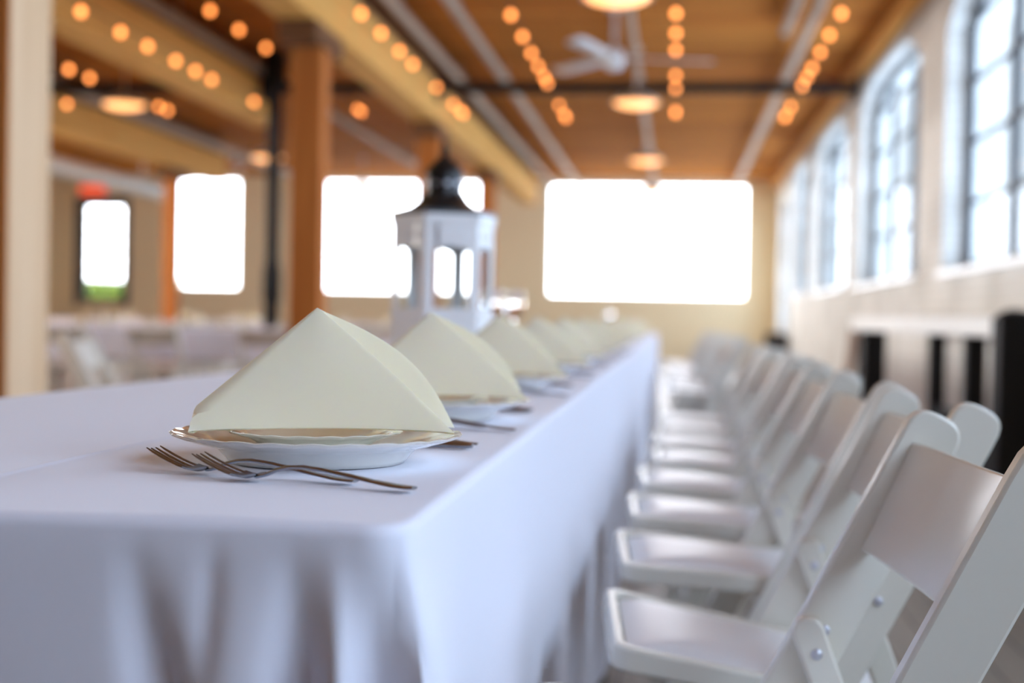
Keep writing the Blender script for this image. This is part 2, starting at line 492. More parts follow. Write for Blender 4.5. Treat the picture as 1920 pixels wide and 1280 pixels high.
for x0, x1, lab in ((-2.74, XR - 0.15, 'black steel tie bar crossing the ceiling from post row to window wall'), (-4.79, -3.06, 'black steel tie bar between the black pole and the brown post'), (-7.71, -5.11, 'black steel tie bar above the left glowing disc lamp')):
    t = empty('tie_bar', ((x0 + x1) / 2, 16.1, 3.5))
    hl = (x1 - x0) / 2
    b = MB().box(-hl, hl, -0.07, 0.07, -0.055, -0.04).box(-hl, hl, -0.07, 0.07, 0.04, 0.055).box(-hl, hl, -0.01, 0.01, -0.04, 0.04)
    b.build('bar', M['black'], t, smooth=0)
    for s in (-1, 1):
        MB().box(s * hl - 0.02, s * hl + 0.02, -0.12, 0.12, -0.14, 0.14).build('end_plate', M['black'], t, bevel=0.004)
    tag(t, lab, 'tie bar', 'black steel tie bars')
# black pole with a thicker foot
t = empty('steel_pole', (-4.57, 15.8, 0))
MB().lathe([(0.078, 0.02), (0.078, ZC - 0.32)], 20).build('shaft', M['black'], t)
MB().box(-0.10, 0.10, -0.12, 0.12, ZC - 0.42, ZC).build('head_bracket', M['black'], t, bevel=0.01)
MB().lathe([(0.16, 0), (0.16, 0.03), (0.085, 0.06), (0.085, 1.0), (0.105, 1.05), (0.105, 1.35), (0.078, 1.5)], 20).build('base', M['black'], t)
tag(t, 'slim black steel pole standing left of the brown timber post', 'pole')

# ceiling pipes
def pipe(x, z, r, y0, y1, lab):
    t = empty('ceiling_pipe', (x, y0, z))
    MB().sweep([(0, 0, 0), (0, y1 - y0, 0)], (r, r), 14).build('tube', M['pipe'], t)
    y = 2.0
    while y < y1 - y0:
        MB().box(-0.012, 0.012, y - 0.015, y + 0.015, r * 0.5, ZC - z).lathe([(r + .012, -.03), (r + .012, .03)], 14, mx=Matrix.Translation((0, y, 0)) @ Matrix.Rotation(PI / 2, 4, 'X')).build('hanger', M['pipe'], t)
        y += 3.7
    return tag(t, lab, 'pipe', 'painted pipes under the ceiling')
pipe(-2.6, 3.72, 0.055, 0, YB - 0.01, 'painted ceiling pipe running along the right side of the main beam')
pipe(-2.05, 3.70, 0.05, 0, YB - 0.01, 'painted ceiling pipe between the main beam and the ceiling fan')
pipe(-0.47, 3.74, 0.035, 0, YB - 0.01, 'thin painted conduit carrying the row of disc lamps over the table')
pipe(1.22, 3.72, 0.05, 0, YB - 0.01, 'painted ceiling pipe above the chairs near the windows')
pipe(1.02, 3.74, 0.045, 0, 14.2, 'short painted pipe paired beside the ceiling pipe near the windows')
pipe(-4.74, 3.66, 0.055, 0, YB - 0.01, 'painted ceiling pipe beside the beam that ends at the black pole')
pipe(-7.62, 3.66, 0.07, 0, YB - 0.01, 'leftmost painted ceiling pipe above the white duct')
o = MB().box(XR - 0.06, XR, YF, YB - .01, 3.56, 3.63).build('wall_conduit', M['pipe'], bevel=0.008)
tag(o, 'grey conduit running along the top of the window wall', 'conduit')
t = empty('air_duct', (-9.4, 18.5, 3.08))
MB().sweep([(0, 0, 0), (0, 6.8, 0)], (0.14, 0.14), 24).build('tube', M['duct'], t)
for y in (0.05, 1.9, 4.3, 6.7):
    MB().lathe([(0.152, -0.03), (0.152, 0.03)], 24, mx=Matrix.Translation((0, y, 0)) @ Matrix.Rotation(PI / 2, 4, 'X')).build('joint_band', M['duct'], t)
MB().box(-0.01, 0.01, 1.0, 1.03, 0.13, ZC - 3.08).box(-0.01, 0.01, 5.8, 5.83, 0.13, ZC - 3.08).build('hanger', M['duct'], t)
tag(t, 'round pale duct hanging high at far left above the red sign', 'duct')

# ceiling fan
t = empty('ceiling_fan', (-0.62, 13.5, 3.36))
MB().lathe([(0.0, -0.11), (0.05, -0.11), (0.09, -0.08), (0.11, 0), (0.09, 0.06), (0.03, 0.1)], 28).build('motor_housing', M['white'], t)
MB().lathe([(0.018, 0.08), (0.018, ZC - 3.36 - 0.05)], 12).lathe([(0.08, ZC - 3.36 - 0.07), (0.08, ZC - 3.36)], 20).build('downrod', M['white'], t)
for a in (12, 130, 250):
    mx = Matrix.Rotation(math.radians(a), 4, 'Z') @ Matrix.Rotation(0.22, 4, 'X')
    b = MB().add([(0.1, -.03, 0), (.22, -.06, 0), (.9, -.085, 0), (.95, -.05, 0), (.95, .05, 0), (.9, .085, 0), (.22, .06, 0), (.1, .03, 0)], [(0, 1, 2, 3, 4, 5, 6, 7)], mx)
    b.build('blade', M['white'], t, solid=0.012)
tag(t, 'white three-blade ceiling fan hanging above the long table', 'ceiling fan')

# glowing disc lamps
def disc_lamp():
    t = empty('pendant_lamp', (0, 0, 0))
    MB().lathe([(0.05, 0.12), (0.12, 0.10), (0.22, 0.045), (0.262, 0.0), (0.268, -0.012), (0.25, -0.006), (0.2, 0.03), (0.04, 0.09)], 36, close=True).build('lamp_shade', M['lampshade'], t)
    MB().lathe([(0.0, -0.062), (0.12, -0.055), (0.20, -0.034), (0.238, -0.008), (0.245, 0.0), (0.0, 0.004)], 36).build('diffuser', M['diffuser'], t)
    MB().lathe([(0.012, 0.1), (0.012, 0.58)], 10).lathe([(0.05, 0.56), (0.05, 0.597)], 16).build('rod', M['lampshade'], t)
    return t
lp = disc_lamp()
LS = [(-0.47, 10.6, 'large glowing orange disc lamp cut by the top frame edge'), (-0.47, 15.75, 'glowing orange disc lamp below the fan and black tie bar'), (-0.47, 21.4, 'small dim disc lamp farthest along the row over the table'), (-6.38, 15.9, 'glowing orange disc lamp at upper left beyond the pale post'),
      (-0.47, 26.7, 'dim disc lamp against the top edge of the biggest far window'), (-6.25, 21.3, 'dim disc lamp just left of the black pole'), (-5.95, 26.6, 'dim disc lamp against the top edge of the window left of the lantern')]
for i, (x, y, lab) in enumerate(LS):
    q = lp if i == 0 else copy_tree(lp)
    q.location = (x, y, 3.283)
    tag(q, lab, 'lamp', 'glowing disc lamps')

# string lights
STR_K = 0.9706
def string_light(x, ys, z, lab):
    x *= STR_K; ys = [v * STR_K for v in ys]
    t = empty('string_light', (x, min(ys) - 1.2, z))
    y0 = min(ys) - 1.4; y1 = max(ys) + 1.4
    pts = []
    n = 40
    for k in range(n + 1):
        y = y0 + (y1 - y0) * k / n
        pts.append((0, y - y0, 0.055 + ((ZC - z - 0.06) * ((2 * (y - y0) / (y1 - y0)) - 1) ** 8)))
    MB().sweep(pts, (0.005, 0.005), 6).build('cable', M['cord'], t)
    for y in ys:
        p = Matrix.Translation((0, y - y0, 0))
        g = MB().lathe([(0.0, -0.032), (0.014, -0.029), (0.025, -0.015), (0.028, 0.0), (0.023, 0.016), (0.012, 0.03), (0.0, 0.032)], 14, mx=p).build('bulb', M['bulb'], t)
        MB().lathe([(0.013, 0.022), (0.013, 0.06)], 10, mx=p).build('socket', M['cord'], g)
    return tag(t, lab, 'string light', 'amber string lights')
ZL = 3.36
string_light(-0.04, [11.7, 12.51, 13.31, 14.7, 15.53, 17.2, 17.42], ZL, 'amber string lights running straight down the middle of the ceiling')
string_light(1.31, [11.74, 12.63, 13.44, 14.26, 14.81, 15.36, 16.85, 17.58, 17.76], ZL, 'amber string lights nearest the window wall')
string_light(-1.42, [11.72, 12.64, 13.44, 14.14, 14.78, 15.18, 16.75, 17.52, 17.84], ZL, 'amber string lights passing left of the ceiling fan')
string_light(-2.68, [11.62, 12.44, 13.31, 14.0, 15.45, 16.67, 17.22, 17.46], ZL, 'amber string lights along the beam above the lantern')
string_light(-3.95, [11.48, 12.28, 13.13, 17.1, 17.32], ZL, 'amber string lights between the black pole and the brown post')
string_light(-4.53, [10.2, 10.98, 11.58, 12.27, 12.8, 13.27, 14.68], 3.09, 'amber string lights along the second beam at upper left')
string_light(-5.73, [12.70, 13.18, 15.05, 15.33], 3.09, 'amber string lights beside the left glowing disc lamp')
string_light(-6.7, [13.4, 14.85], 3.09, 'farthest-left amber string lights half behind the pale post')
# made-up grey globes on a cable, standing in for blurred pipe highlights
t = empty('glint_string', (-6.4, 20.0, 3.43))
MB().sweep([(0, -.5, 0.42), (0, 0.3, .1), (-.2, 2, .07), (-.9, 3, .06), (-1.4, 5, .07), (-1.6, 6.2, .42)], (0.005, 0.005), 6).build('cable', M['cord'], t)
for dx, dy in ((-.2, 2.0), (-.9, 3.0), (-1.35, 4.6)):
    g = MB().lathe([(0.0, -0.06), (0.04, -0.045), (0.06, 0.0), (0.04, 0.045), (0.0, 0.06)], 16, mx=Matrix.Translation((dx, dy, 0))).build('glint', M['glint'], t)
tag(t, 'added string of grey globes standing in for highlights left of the black pole', 'string light')

# red lit sign
t = empty('exit_sign', (-12.7, YB, 3.52))
MB().box(-0.33, 0.33, -0.07, 0, -0.13, 0.14).build('housing', M['white'], t, bevel=0.01)
MB().box(-0.30, 0.30, -0.078, -0.07, -0.10, 0.11).build('face', M['red'], t)
tag(t, 'small red lit sign on the wall above the narrow dark-framed window', 'sign')

# ------------------------------------------------------------------ tablecloths
def cloth(name, x0, x1, y0, y1, drop, disp, xs, ys, mt, ztop=None, rc=0.022, re=0.010, smax=14, topfn=None):
    """top grid plus rings falling from its edge. disp(side, coord, s) -> outward push"""
    Z = TZ if ztop is None else ztop
    b = MB(); nx, ny = len(xs), len(ys)
    def rnd(x, y):
        cxx = min(max(x, x0 + rc), x1 - rc); cyy = min(max(y, y0 + rc), y1 - rc)
        dx, dy = x - cxx, y - cyy
        if dx and dy:
            m = max(abs(dx), abs(dy)); L = math.hypot(dx, dy)
            return cxx + dx * m / L, cyy + dy * m / L, (dx / L, dy / L)
        return x, y, None
    vs = []
    for y in ys:
        for x in xs:
            px, py, _ = rnd(x, y)
            vs.append((px, py, Z + (topfn(px, py) if topfn else 0)))
    fs = [(j * nx + i, j * nx + i + 1, (j + 1) * nx + i + 1, (j + 1) * nx + i) for j in range(ny - 1) for i in range(nx - 1)]
    ring = [(i, 0, 'f') for i in range(nx)] + [(nx - 1, j, 'r') for j in range(1, ny)] + [(i, ny - 1, 'b') for i in range(nx - 2, -1, -1)] + [(0, j, 'l') for j in range(ny - 2, 0, -1)]
    base = [j * nx + i for i, j, s in ring]
    S = [0.25, 0.5, 0.75, 1.0]
    rows = [('arc', k) for k in S] + [('d', drop * (k / smax) ** 1.35) for k in range(1, smax + 1)]
    prev = base
    for kind, q in rows:
        cur = []
        for (i, j, side) in ring:
            x, y = xs[i], ys[j]
            px, py, dr = rnd(x, y)
            if dr is None:
                dr = {'f': (0, -1), 'r': (1, 0), 'b': (0, 1), 'l': (-1, 0)}[side]
                if (i, j) == (0, 0): dr = (-.707, -.707)
            if kind == 'arc':
                a = q * PI / 2; out = re * math.sin(a); dz = re * (1 - math.cos(a))
            else:
                dz = re + q
                out = re + disp(side, x if side in 'fb' else y, q)
            vs.append((px + dr[0] * out, py + dr[1] * out, Z - dz))
            cur.append(len(vs) - 1)
        n = len(ring)
        for k in range(n):
            fs.append((prev[k], cur[k], cur[(k + 1) % n], prev[(k + 1) % n]))
        prev = cur
    b.add(vs, fs)
    return b.build(name, mt, smooth=80)

def lin(a, b, step):
    n = max(1, round((b - a) / step))
    return [a + (b - a) * k / n for k in range(n + 1)]
def dense(a, b, step, ends=(0.12, 0.006)):
    L, st = ends
    return sorted(set([round(v, 5) for v in lin(a, a + L, st) + lin(a + L, b - L, step) + lin(b - L, b, st)]))

TX0, TX1, TY0, TY1 = -1.05, -0.184, 0.945, 15.6
def G(u, w): return math.exp(-(u / w) ** 2)
def main_disp(side, c, s):
    r1 = sstep(0.0, 0.16, s)
    if side == 'f':
        v = 0
        # dark valleys and bright ridges beside the near corner
        v -= 0.032 * r1 * G(c - (-0.366 + 0.036 * sstep(0, .2, s) + 0.01 * s), 0.012 + 0.035 * s)
        v += 0.012 * r1 * G(c - (-0.296 + 0.03 * s), 0.030 + 0.03 * s)
        v -= 0.006 * sstep(0, .05, s) * (1 - sstep(.06, .13, s)) * G(c - (-0.305 - 0.10 * s), 0.009)
        v -= 0.036 * r1 * G(c - (-0.253 + 0.05 * s), 0.012 + 0.022 * s)
        v += 0.020 * r1 * G(c - (-0.227 + 0.09 * s), 0.0075 + 0.008 * s)
        v -= 0.022 * r1 * G(c - (-0.202 + 0.06 * s), 0.010 + 0.012 * s)
        v += 0.006 * sstep(0, .3, s) * math.sin(c * 17 + 1.0) * sstep(.0, .12, -.40 - c)
        return v + 0.03 * s
    if side == 'r':
        v = 0.02 * s
        v += 0.012 * s * math.sin(c * 2.1 + 0.6)
        v += (0.014 * sstep(0, .1, s) + 0.055 * s) * G(c - TY0, 0.16)
        # slanting soft crease
        zc = 0.194 + (c - 1.284) * 0.0865
        v += 0.006 * sstep(zc + .03, zc - .02, s) if False else 0
        v += -0.007 * sstep(zc - 0.004, zc + 0.012, s) * (1 - sstep(2.6, 3.3, c))
        for y0 in (1.86, 2.10, 2.62, 3.3, 4.1, 4.9, 5.8, 6.6, 7.6, 8.5, 9.6, 11, 12.4, 14):
            v -= 0.05 * sstep(0.26, 0.62, s) * G(c - y0, 0.05 + 0.05 * (s))
        return v
    return 0.02 * s + 0.02 * s * math.sin(c * 9)
def main_top(x, y):
    e = 0.0016 * G(x + 0.562, 0.0045)
    return e + 0.0006 * math.sin(x * 23 + y * 3) * math.sin(y * 7 - x * 4)
xs = sorted(set([round(v, 5) for v in lin(TX0, -0.60, 0.05) + lin(-0.60, -0.53, 0.003) + lin(-0.53, -0.43, 0.012) + lin(-0.43, TX1, 0.005)]))
ys = sorted(set([round(v, 5) for v in lin(TY0, TY0 + 0.12, 0.006) + lin(TY0 + 0.12, 3.4, 0.03) + lin(3.4, TY1 - .1, 0.12) + lin(TY1 - .1, TY1, .01)]))
o = cloth('tablecloth', TX0, TX1, TY0, TY1, 0.72, main_disp, xs, ys, M['cloth'], topfn=main_top, smax=18)
tag(o, 'long white tablecloth on the foreground table with draped front corner', 'tablecloth')

def side_disp(side, c, s):
    return 0.03 * s + 0.08 * s * math.sin(c * 8.0 + 2 * math.sin(c * 2.3))
def far_cloth(x0, x1, y0, y1, lab):
    xs = dense(x0, x1, 0.06, (0.06, 0.012)); ys = dense(y0, y1, 0.09, (0.06, 0.012))
    o = cloth('tablecloth', x0, x1, y0, y1, 0.27, side_disp, xs, ys, M['cloth'], smax=8)
    tag(o, lab, 'tablecloth')
    t = empty('folding_table', ((x0 + x1) / 2, (y0 + y1) / 2, 0))
    hx, hy = (x1 - x0) / 2 - 0.02, (y1 - y0) / 2 - 0.02
    MB().box(-hx, hx, -hy, hy, TZ - 0.035, TZ - 0.004).build('tabletop', M['resin'], t, bevel=0.004)
    for sx in (-1, -0.33, 0.33, 1):
        for sy in (-1, 1):
            MB().lathe([(0.016, 0), (0.016, TZ - 0.035)], 12, mx=Matrix.Translation((sx * (hx - 0.2), sy * (hy - 0.1), 0))).build('leg', M['black'], t)
    return tag(t, 'folding table under the short cloth of the ' + lab.split(' on the ')[1].split(' crossing')[0], 'table')
CROSS = [(-7.3, -3.05, 12.25, 13.05, 'nearest left table'), (-8.4, -3.3, 18.0, 18.8, 'middle left table'), (-10.5, -3.3, 23.1, 23.9, 'farthest left table')]
for q in CROSS:
    far_cloth(*q[:4], 'short white tablecloth on the %s crossing behind the timber posts' % q[4])
# ------------------------------------------------------------------ place settings
def wav(n, amp, r0, r1, zamp):
    def fn(r, z, a):
        k = sstep(r0, r1, r)
        s = abs(math.sin(a * n / 2)) ** 0.7
        return r + amp * k * (s - .6), z + zamp * k * (s - .5)
    return fn
def make_plate(name, prof, wavn, mt):
    return MB().lathe(prof, 144, wav(*wavn), close=False).build(name, mt, smooth=50)
DP = [(0.0, 0.004), (0.078, 0.004), (0.079, 0.0), (0.083, 0.0), (0.0865, 0.004), (0.095, 0.0135), (0.112, 0.0178), (0.130, 0.0228), (0.1365, 0.0252), (0.1375, 0.0268), (0.1360, 0.0275), (0.129, 0.0258), (0.112, 0.0215), (0.096, 0.0175), (0.088, 0.0105), (0.0, 0.0095)]
SP = [(r_ * 0.9, z_ * 0.84) for r_, z_ in [(0.0, 0.0), (0.052, 0.0), (0.056, 0.002), (0.066, 0.010), (0.084, 0.0165), (0.092, 0.019), (0.0935, 0.0205), (0.092, 0.0212), (0.083, 0.0195), (0.066, 0.0135), (0.056, 0.0055), (0.0, 0.0045)]]
plate0 = make_plate('dinner_plate', DP, (26, 0.0016, 0.115, 0.137, 0.0016), M['china'])
side0 = make_plate('salad_plate', SP, (20, 0.0014, 0.063, 0.083, 0.0012), M['china'])

def napkin_mesh():
    """pyramid fold: two stiff panels from a fold at -x, open towards +x. origin at the plate, z=0 on the base"""
    L = Vector((-0.118, -0.053, -0.0045)); A = Vector((-0.006, 0.017, 0.1125))
    R1 = Vector((0.130, 0.007, -0.0035)); R2 = Vector((0.115, 0.100, -0.0045))
    nu, nv = 28, 30
    vs = []
    for j in range(nv + 1):
        v = j / nv
        for i in range(-nu, nu + 1):
            u = i / nu
            R = R1 if u < 0 else R2
            w = abs(u)
            B = L.lerp(R, w)
            # rounded fold: near the fold pull both panels together
            rad = 0.006 * (1 - w) ** 6
            B = B + Vector((-0.012 * (1 - w) ** 10, (-rad if u < 0 else rad) * (1 if i else 0), 0))
            p = B.lerp(A, v)
            # soft outward belly of each panel and bowed free edge
            bel = math.sin(PI * min(1, v)) * (0.0165 if u > 0 else 0.003) * (w ** 1.5)
            p.x += bel * (1.0 if u > 0 else 0.5)
            p.z += bel * (0.75 if u > 0 else 0.5)
            p.y += (bel * 0.4 if u > 0 else -0.004 * math.sin(PI * w) * math.sin(PI * v))
            # panel base sags a touch onto the plate
            p.z += (0.005 * math.sin(PI * w) ** 0.6) * (1 - v) ** 2
            p.x = max(p.x, -0.107 + 0.002 * v)
            vs.append(p)
    n = 2 * nu + 1
    fs = [(j * n + i, j * n + i + 1, (j + 1) * n + i + 1, (j + 1) * n + i) for j in range(nv) for i in range(n - 1)]
    return MB().add(vs, fs)
nap0 = napkin_mesh().build('napkin', M['napkin'], smooth=60, solid=0.0052, bevel=0.0)
bv = nap0.modifiers.new('edge', 'BEVEL'); bv.width = 0.0018; bv.segments = 3; bv.limit_method = 'ANGLE'; bv.angle_limit = math.radians(50)

def fork_mesh(L=0.215):
    """lies along x: tines at -x, handle end at +x, z=0 on the cloth"""
    b = MB()
    # handle: x from -0.02 to +0.125
    path = []; sec = []
    hx = [-0.030, -0.022, -0.012, 0.0, 0.015, 0.035, 0.06, 0.085, 0.105, 0.118, 0.124]
    hz = [0.0045, 0.0065, 0.0105, 0.0135, 0.0145, 0.0130, 0.0098, 0.0062, 0.0040, 0.0032, 0.0030]
    hw = [0.0085, 0.0055, 0.0036, 0.0030, 0.0030, 0.0036, 0.0048, 0.0068, 0.0088, 0.0090, 0.0060]
    for x, z, wd in zip(hx, hz, hw):
        path.append((x, 0, z)); sec.append((wd, 0.0014 if x > 0.06 else 0.0017))
    b.sweep(path, sec, 12)
    # bowl plate and tines
    def zb(x):
        d = (-0.03 - x)
        return 0.0016 + 0.0029 * sstep(0.012, 0.0, d) + 0.020 * (max(0, d - 0.004) / 0.065) ** 1.6
    px = [-0.028, -0.034, -0.040, -0.046, -0.052]
    pw = [0.0085, 0.0112, 0.0122, 0.0124, 0.0124]
    vs = []
    for dz in (0, 0.0016):
        for x, wd in zip(px, pw):
            for k in (-1, -0.5, 0, 0.5, 1):
                vs.append((x, wd * k, zb(x) + dz + 0.0016 * k * k))
    n = 5; m = len(px) * n; fs = []
    for i in range(len(px) - 1):
        for k in range(n - 1):
            a = i * n + k
            fs.append((a, a + 1, a + n + 1, a + n)); fs.append((m + a, m + a + n, m + a + n + 1, m + a + 1))
    for i in range(len(px) - 1):
        a = i * n; fs.append((a, a + n, m + a + n, m + a)); a += n - 1; fs.append((a, m + a, m + a + n, a + n))
    b.add(vs, fs)
    for t in (-1.5, -0.5, 0.5, 1.5):
        y = t * 0.0068
        pts = [(x, y * (1 - 0.05 * (-.05 - x) / .045), zb(x) + 0.0008 + 0.0016 * (t / 1.9) ** 2) for x in (-0.049, -0.058, -0.068, -0.078, -0.088, -0.094)]
        b.sweep(pts, [(0.0022, 0.0009)] * 4 + [(0.0017, 0.0008), (0.0007, 0.0005)], 8)
    for p in b.v:
        p.x *= 0.92
    return b
def knife_mesh():
    b = MB()
    pts = [(-0.12, 0.003, 0.0012), (-0.11, 0.001, 0.0012), (-0.08, 0, 0.0014), (-0.03, 0, 0.0018), (-0.015, 0, 0.003), (0.0, 0, 0.0042), (0.05, 0, 0.0045), (0.09, 0, 0.0045), (0.108, 0, 0.0042), (0.113, 0, 0.004)]
    sec = [(0.002, 0.0006), (0.006, 0.0008), (0.0098, 0.001), (0.0098, 0.0012), (0.006, 0.0022), (0.0052, 0.0036), (0.006, 0.0038), (0.0082, 0.0036), (0.0085, 0.0034), (0.005, 0.0024)]
    return b.sweep(pts, sec, 12)
def spoon_mesh():
    b = MB()
    hx = [-0.035, -0.022, -0.012, 0.0, 0.015, 0.035, 0.06, 0.085, 0.102, 0.110]
    hz = [0.0035, 0.0060, 0.0100, 0.0130, 0.0138, 0.0122, 0.009, 0.006, 0.004, 0.0034]
    hw = [0.006, 0.0045, 0.0034, 0.0030, 0.0030, 0.0036, 0.0046, 0.0064, 0.0080, 0.005]
    b.sweep([(x, 0, z) for x, z in zip(hx, hz)], [(w_, 0.0015) for w_ in hw], 12)
    vs = []; fs = []; n = 20; rings = 6
    for k in range(rings + 1):
        t = k / rings
        for i in range(n):
            a = 2 * PI * i / n
            vs.append((-0.062 + 0.030 * t * math.cos(a), 0.020 * t * math.sin(a) * (1 - .15 * math.cos(a)), 0.0015 + 0.0075 * t * t))
    for k in range(rings):
        for i in range(n):
            fs.append((k * n + i, k * n + (i + 1) % n, (k + 1) * n + (i + 1) % n, (k + 1) * n + i))
    o = len(vs)
    vs += [(x, y, z + 0.0011) for x, y, z in vs]
    fs += [tuple(o + q for q in f[::-1]) for f in fs]
    for i in range(n):
        a = rings * n + i; c = rings * n + (i + 1) % n
        fs.append((a, c, o + c, o + a))
    return b.add(vs, fs)
fork0 = fork_mesh().build('fork', M['steel'], smooth=50)
knife0 = knife_mesh().build('knife', M['steel'], smooth=50)
spoon0 = spoon_mesh().build('spoon', M['steel'], smooth=50)

used = set()
def inst(proto, loc, rz, label, cat, group):
    o = proto if proto.name not in used else proto.copy()
    if proto.name in used: COL.objects.link(o)
    used.add(proto.name)
    o.location = loc; o.rotation_euler = (0, 0, rz)
    return tag(o, label, cat, group)

PX = -0.336
SY = [1.325, 1.93, 2.76, 3.55, 4.35, 5.2, 6.05, 6.95, 7.85, 8.8, 9.75, 10.75, 11.8, 12.9, 14.0]
rs = random.Random(11)
for i, y in enumerate(SY):
    w = ORD[i] if i else 'nearest'
    jx = 0 if i < 1 else rs.uniform(-.006, .006)
    nth = 'nearest, in-focus' if i == 0 else ORD[i] + ' nearest'
    inst(plate0, (PX + jx, y, TZ + 0.001), rs.uniform(0, 1), nth + ' white scalloped dinner plate along the long table', 'plate', 'dinner plates along the long table')
    inst(side0, (PX + jx - 0.004, y + 0.006, TZ + 0.0122), rs.uniform(0, 1), nth + ' white salad plate under a napkin on the long table', 'plate', 'salad plates along the long table')
    inst(nap0, (PX + jx + (0.0 if i == 0 else 0.002), y + 0.003, TZ + 0.0325), 0 if i == 0 else rs.uniform(-.07, .07), nth + ' cream pyramid napkin along the long table', 'napkin', 'napkins along the long table')
    if i < 7:
        if i == 0:
            f1, f2 = (-0.368, 1.178, TZ + .0008), (-0.313, 1.139, TZ + .0008)
            inst(fork0, f1, -0.27, 'steel fork nearest the plate, tines farthest left, in the front place setting', 'fork', 'forks along the long table')
            inst(fork0, f2, -0.25, 'steel fork closest to the table front edge, beside the nearest plate', 'fork', 'forks along the long table')
            inst(knife0, (-0.322, y + 0.165, TZ + .0008), -0.05, 'steel knife just beyond the nearest dinner plate', 'knife', 'knives along the long table')
            inst(spoon0, (-0.318, y + 0.36 - .17, TZ + .0008), -0.02, 'steel spoon between the two nearest dinner plates', 'spoon', 'spoons along the long table')
        else:
            inst(fork0, (-0.345, y - 0.155, TZ + .0008), -0.1, 'steel fork on the plate side at the %s nearest place setting' % ORD[i], 'fork', 'forks along the long table')
            inst(fork0, (-0.305, y - 0.185, TZ + .0008), -0.12, 'steel fork on the outer side at the %s nearest place setting' % ORD[i], 'fork', 'forks along the long table')
            inst(knife0, (-0.322, y + 0.165, TZ + .0008), -0.05, 'steel knife beyond the plate at the %s nearest place setting' % ORD[i], 'knife', 'knives along the long table')
            inst(spoon0, (-0.318, y + 0.19, TZ + .0008), -0.02, 'steel spoon beyond the plate at the %s nearest place setting' % ORD[i], 'spoon', 'spoons along the long table')

# place settings on the tables at left
for tx0, tx1, ty0, ty1, nm in CROSS:
    n = 0
    x = tx1 - 0.42
    while x > tx0 + 0.3:
        for sy, side, rz in ((ty0 + 0.18, 'near', -PI / 2), (ty1 - 0.18, 'far', PI / 2)):
            lab = 'from the right on the %s side of the %s' % (side, nm)
            inst(plate0, (x, sy, TZ + .001), rs.uniform(0, 3), '%s white dinner plate %s' % (ORD[n], lab), 'plate', 'plates on the left tables')
            inst(nap0, (x, sy, TZ + 0.0352), rz + rs.uniform(-.25, .25), '%s cream napkin %s' % (ORD[n], lab), 'napkin', 'napkins on the left tables')
        n += 1
        x -= 0.93
# ------------------------------------------------------------------ lantern
t = empty('lantern', (-0.617, 3.75, TZ + 0.0025))
HR = 0.137
def hexpts(R, z, rot=math.radians(200)):
    return [(R * math.cos(rot + k * PI / 3), R * math.sin(rot + k * PI / 3), z) for k in range(6)]
def hexslab(b, R0, z0, R1, z1):
    p, q = hexpts(R0, z0), hexpts(R1, z1)
    b.add(p + q, [(5, 4, 3, 2, 1, 0), (6, 7, 8, 9, 10, 11)] + [(k, (k + 1) % 6, 6 + (k + 1) % 6, 6 + k) for k in range(6)])
b = MB(); hexslab(b, 0.165, 0.0, 0.165, 0.018); hexslab(b, 0.165, 0.018, 0.150, 0.03); b.build('base', M['lantern'], t, bevel=0.003)
# six cut-out panels in one shell
b = MB()
hp = hexpts(HR, 0)
for k in range(6):
    p, q = Vector(hp[k]), Vector(hp[(k + 1) % 6])
    nrm = Vector(((p.y - q.y), (q.x - p.x), 0)).normalized()
    d = q - p; W = d.length
    fn = lambda a, zz, dd, p=p, d=d, nrm=nrm: tuple(p + d * a + nrm * dd * 1.0 + Vector((0, 0, zz)))
    T = 0.006
    z0, z1 = 0.03, 0.412
    wa, wb = 0.16, 0.84
    za, zb_ = 0.160, 0.322
    b.prism([(0, z0), (wa, z0), (wa, z1), (0, z1)], fn, 0, T)
    b.prism([(wb, z0), (1, z0), (1, z1), (wb, z1)], fn, 0, T)
    b.prism([(wa, z0), (wb, z0), (wb, za), (wa, za)], fn, 0, T)
    # arched head with a row of round holes is drawn as pierced band
    arc = [(wa + (wb - wa) * i / 12, zb_ - 0.014 + 0.014 * math.sin(PI * i / 12) ** 0.6) for i in range(13)]
    for (a0, c0), (a1, c1) in zip(arc[:-1], arc[1:]):
        b.prism([(a0, c0), (a1, c1), (a1, z1), (a0, z1)], fn, 0, T)
    # raised mouldings
    b.prism([(0, z1 - 0.03), (1, z1 - 0.03), (1, z1), (0, z1)], fn, -0.006, 0)
    b.prism([(0, za - 0.02), (1, za - 0.02), (1, za - 0.008), (0, za - 0.008)], fn, -0.004, 0)
    b.prism([(0, z0), (1, z0), (1, z0 + .02), (0, z0 + .02)], fn, -0.005, 0)
    for i in range(3):
        c = 0.3 + 0.2 * i
        b.prism([(c + 0.055 * math.cos(2 * PI * j / 12), 0.352 + 0.055 * W * math.sin(2 * PI * j / 12)) for j in range(12)], fn, -0.005, 0)
b.build('body', M['lantern'], t, smooth=30)
for k in range(6):
    p, q = Vector(hexpts(HR - 0.009, 0)[k]), Vector(hexpts(HR - 0.009, 0)[(k + 1) % 6])
    d = q - p
    fn = lambda a, zz, dd, p=p, d=d: tuple(p + d * a + Vector((0, 0, zz)) + Vector((-d.y, d.x, 0)).normalized() * dd)
    MB().prism([(0.05, 0.1), (0.95, 0.1), (0.95, 0.34), (0.05, 0.34)], fn, 0, 0.002).build('pane', M['lpane'], t, smooth=0)
b = MB(); hexslab(b, 0.145, 0.405, 0.145, 0.414); hexslab(b, 0.145, 0.414, 0.092, 0.428); hexslab(b, 0.092, 0.428, 0.066, 0.448); hexslab(b, 0.066, 0.448, 0.054, 0.468)
rf = b.build('roof', M['lantern_roof'], t, smooth=25)
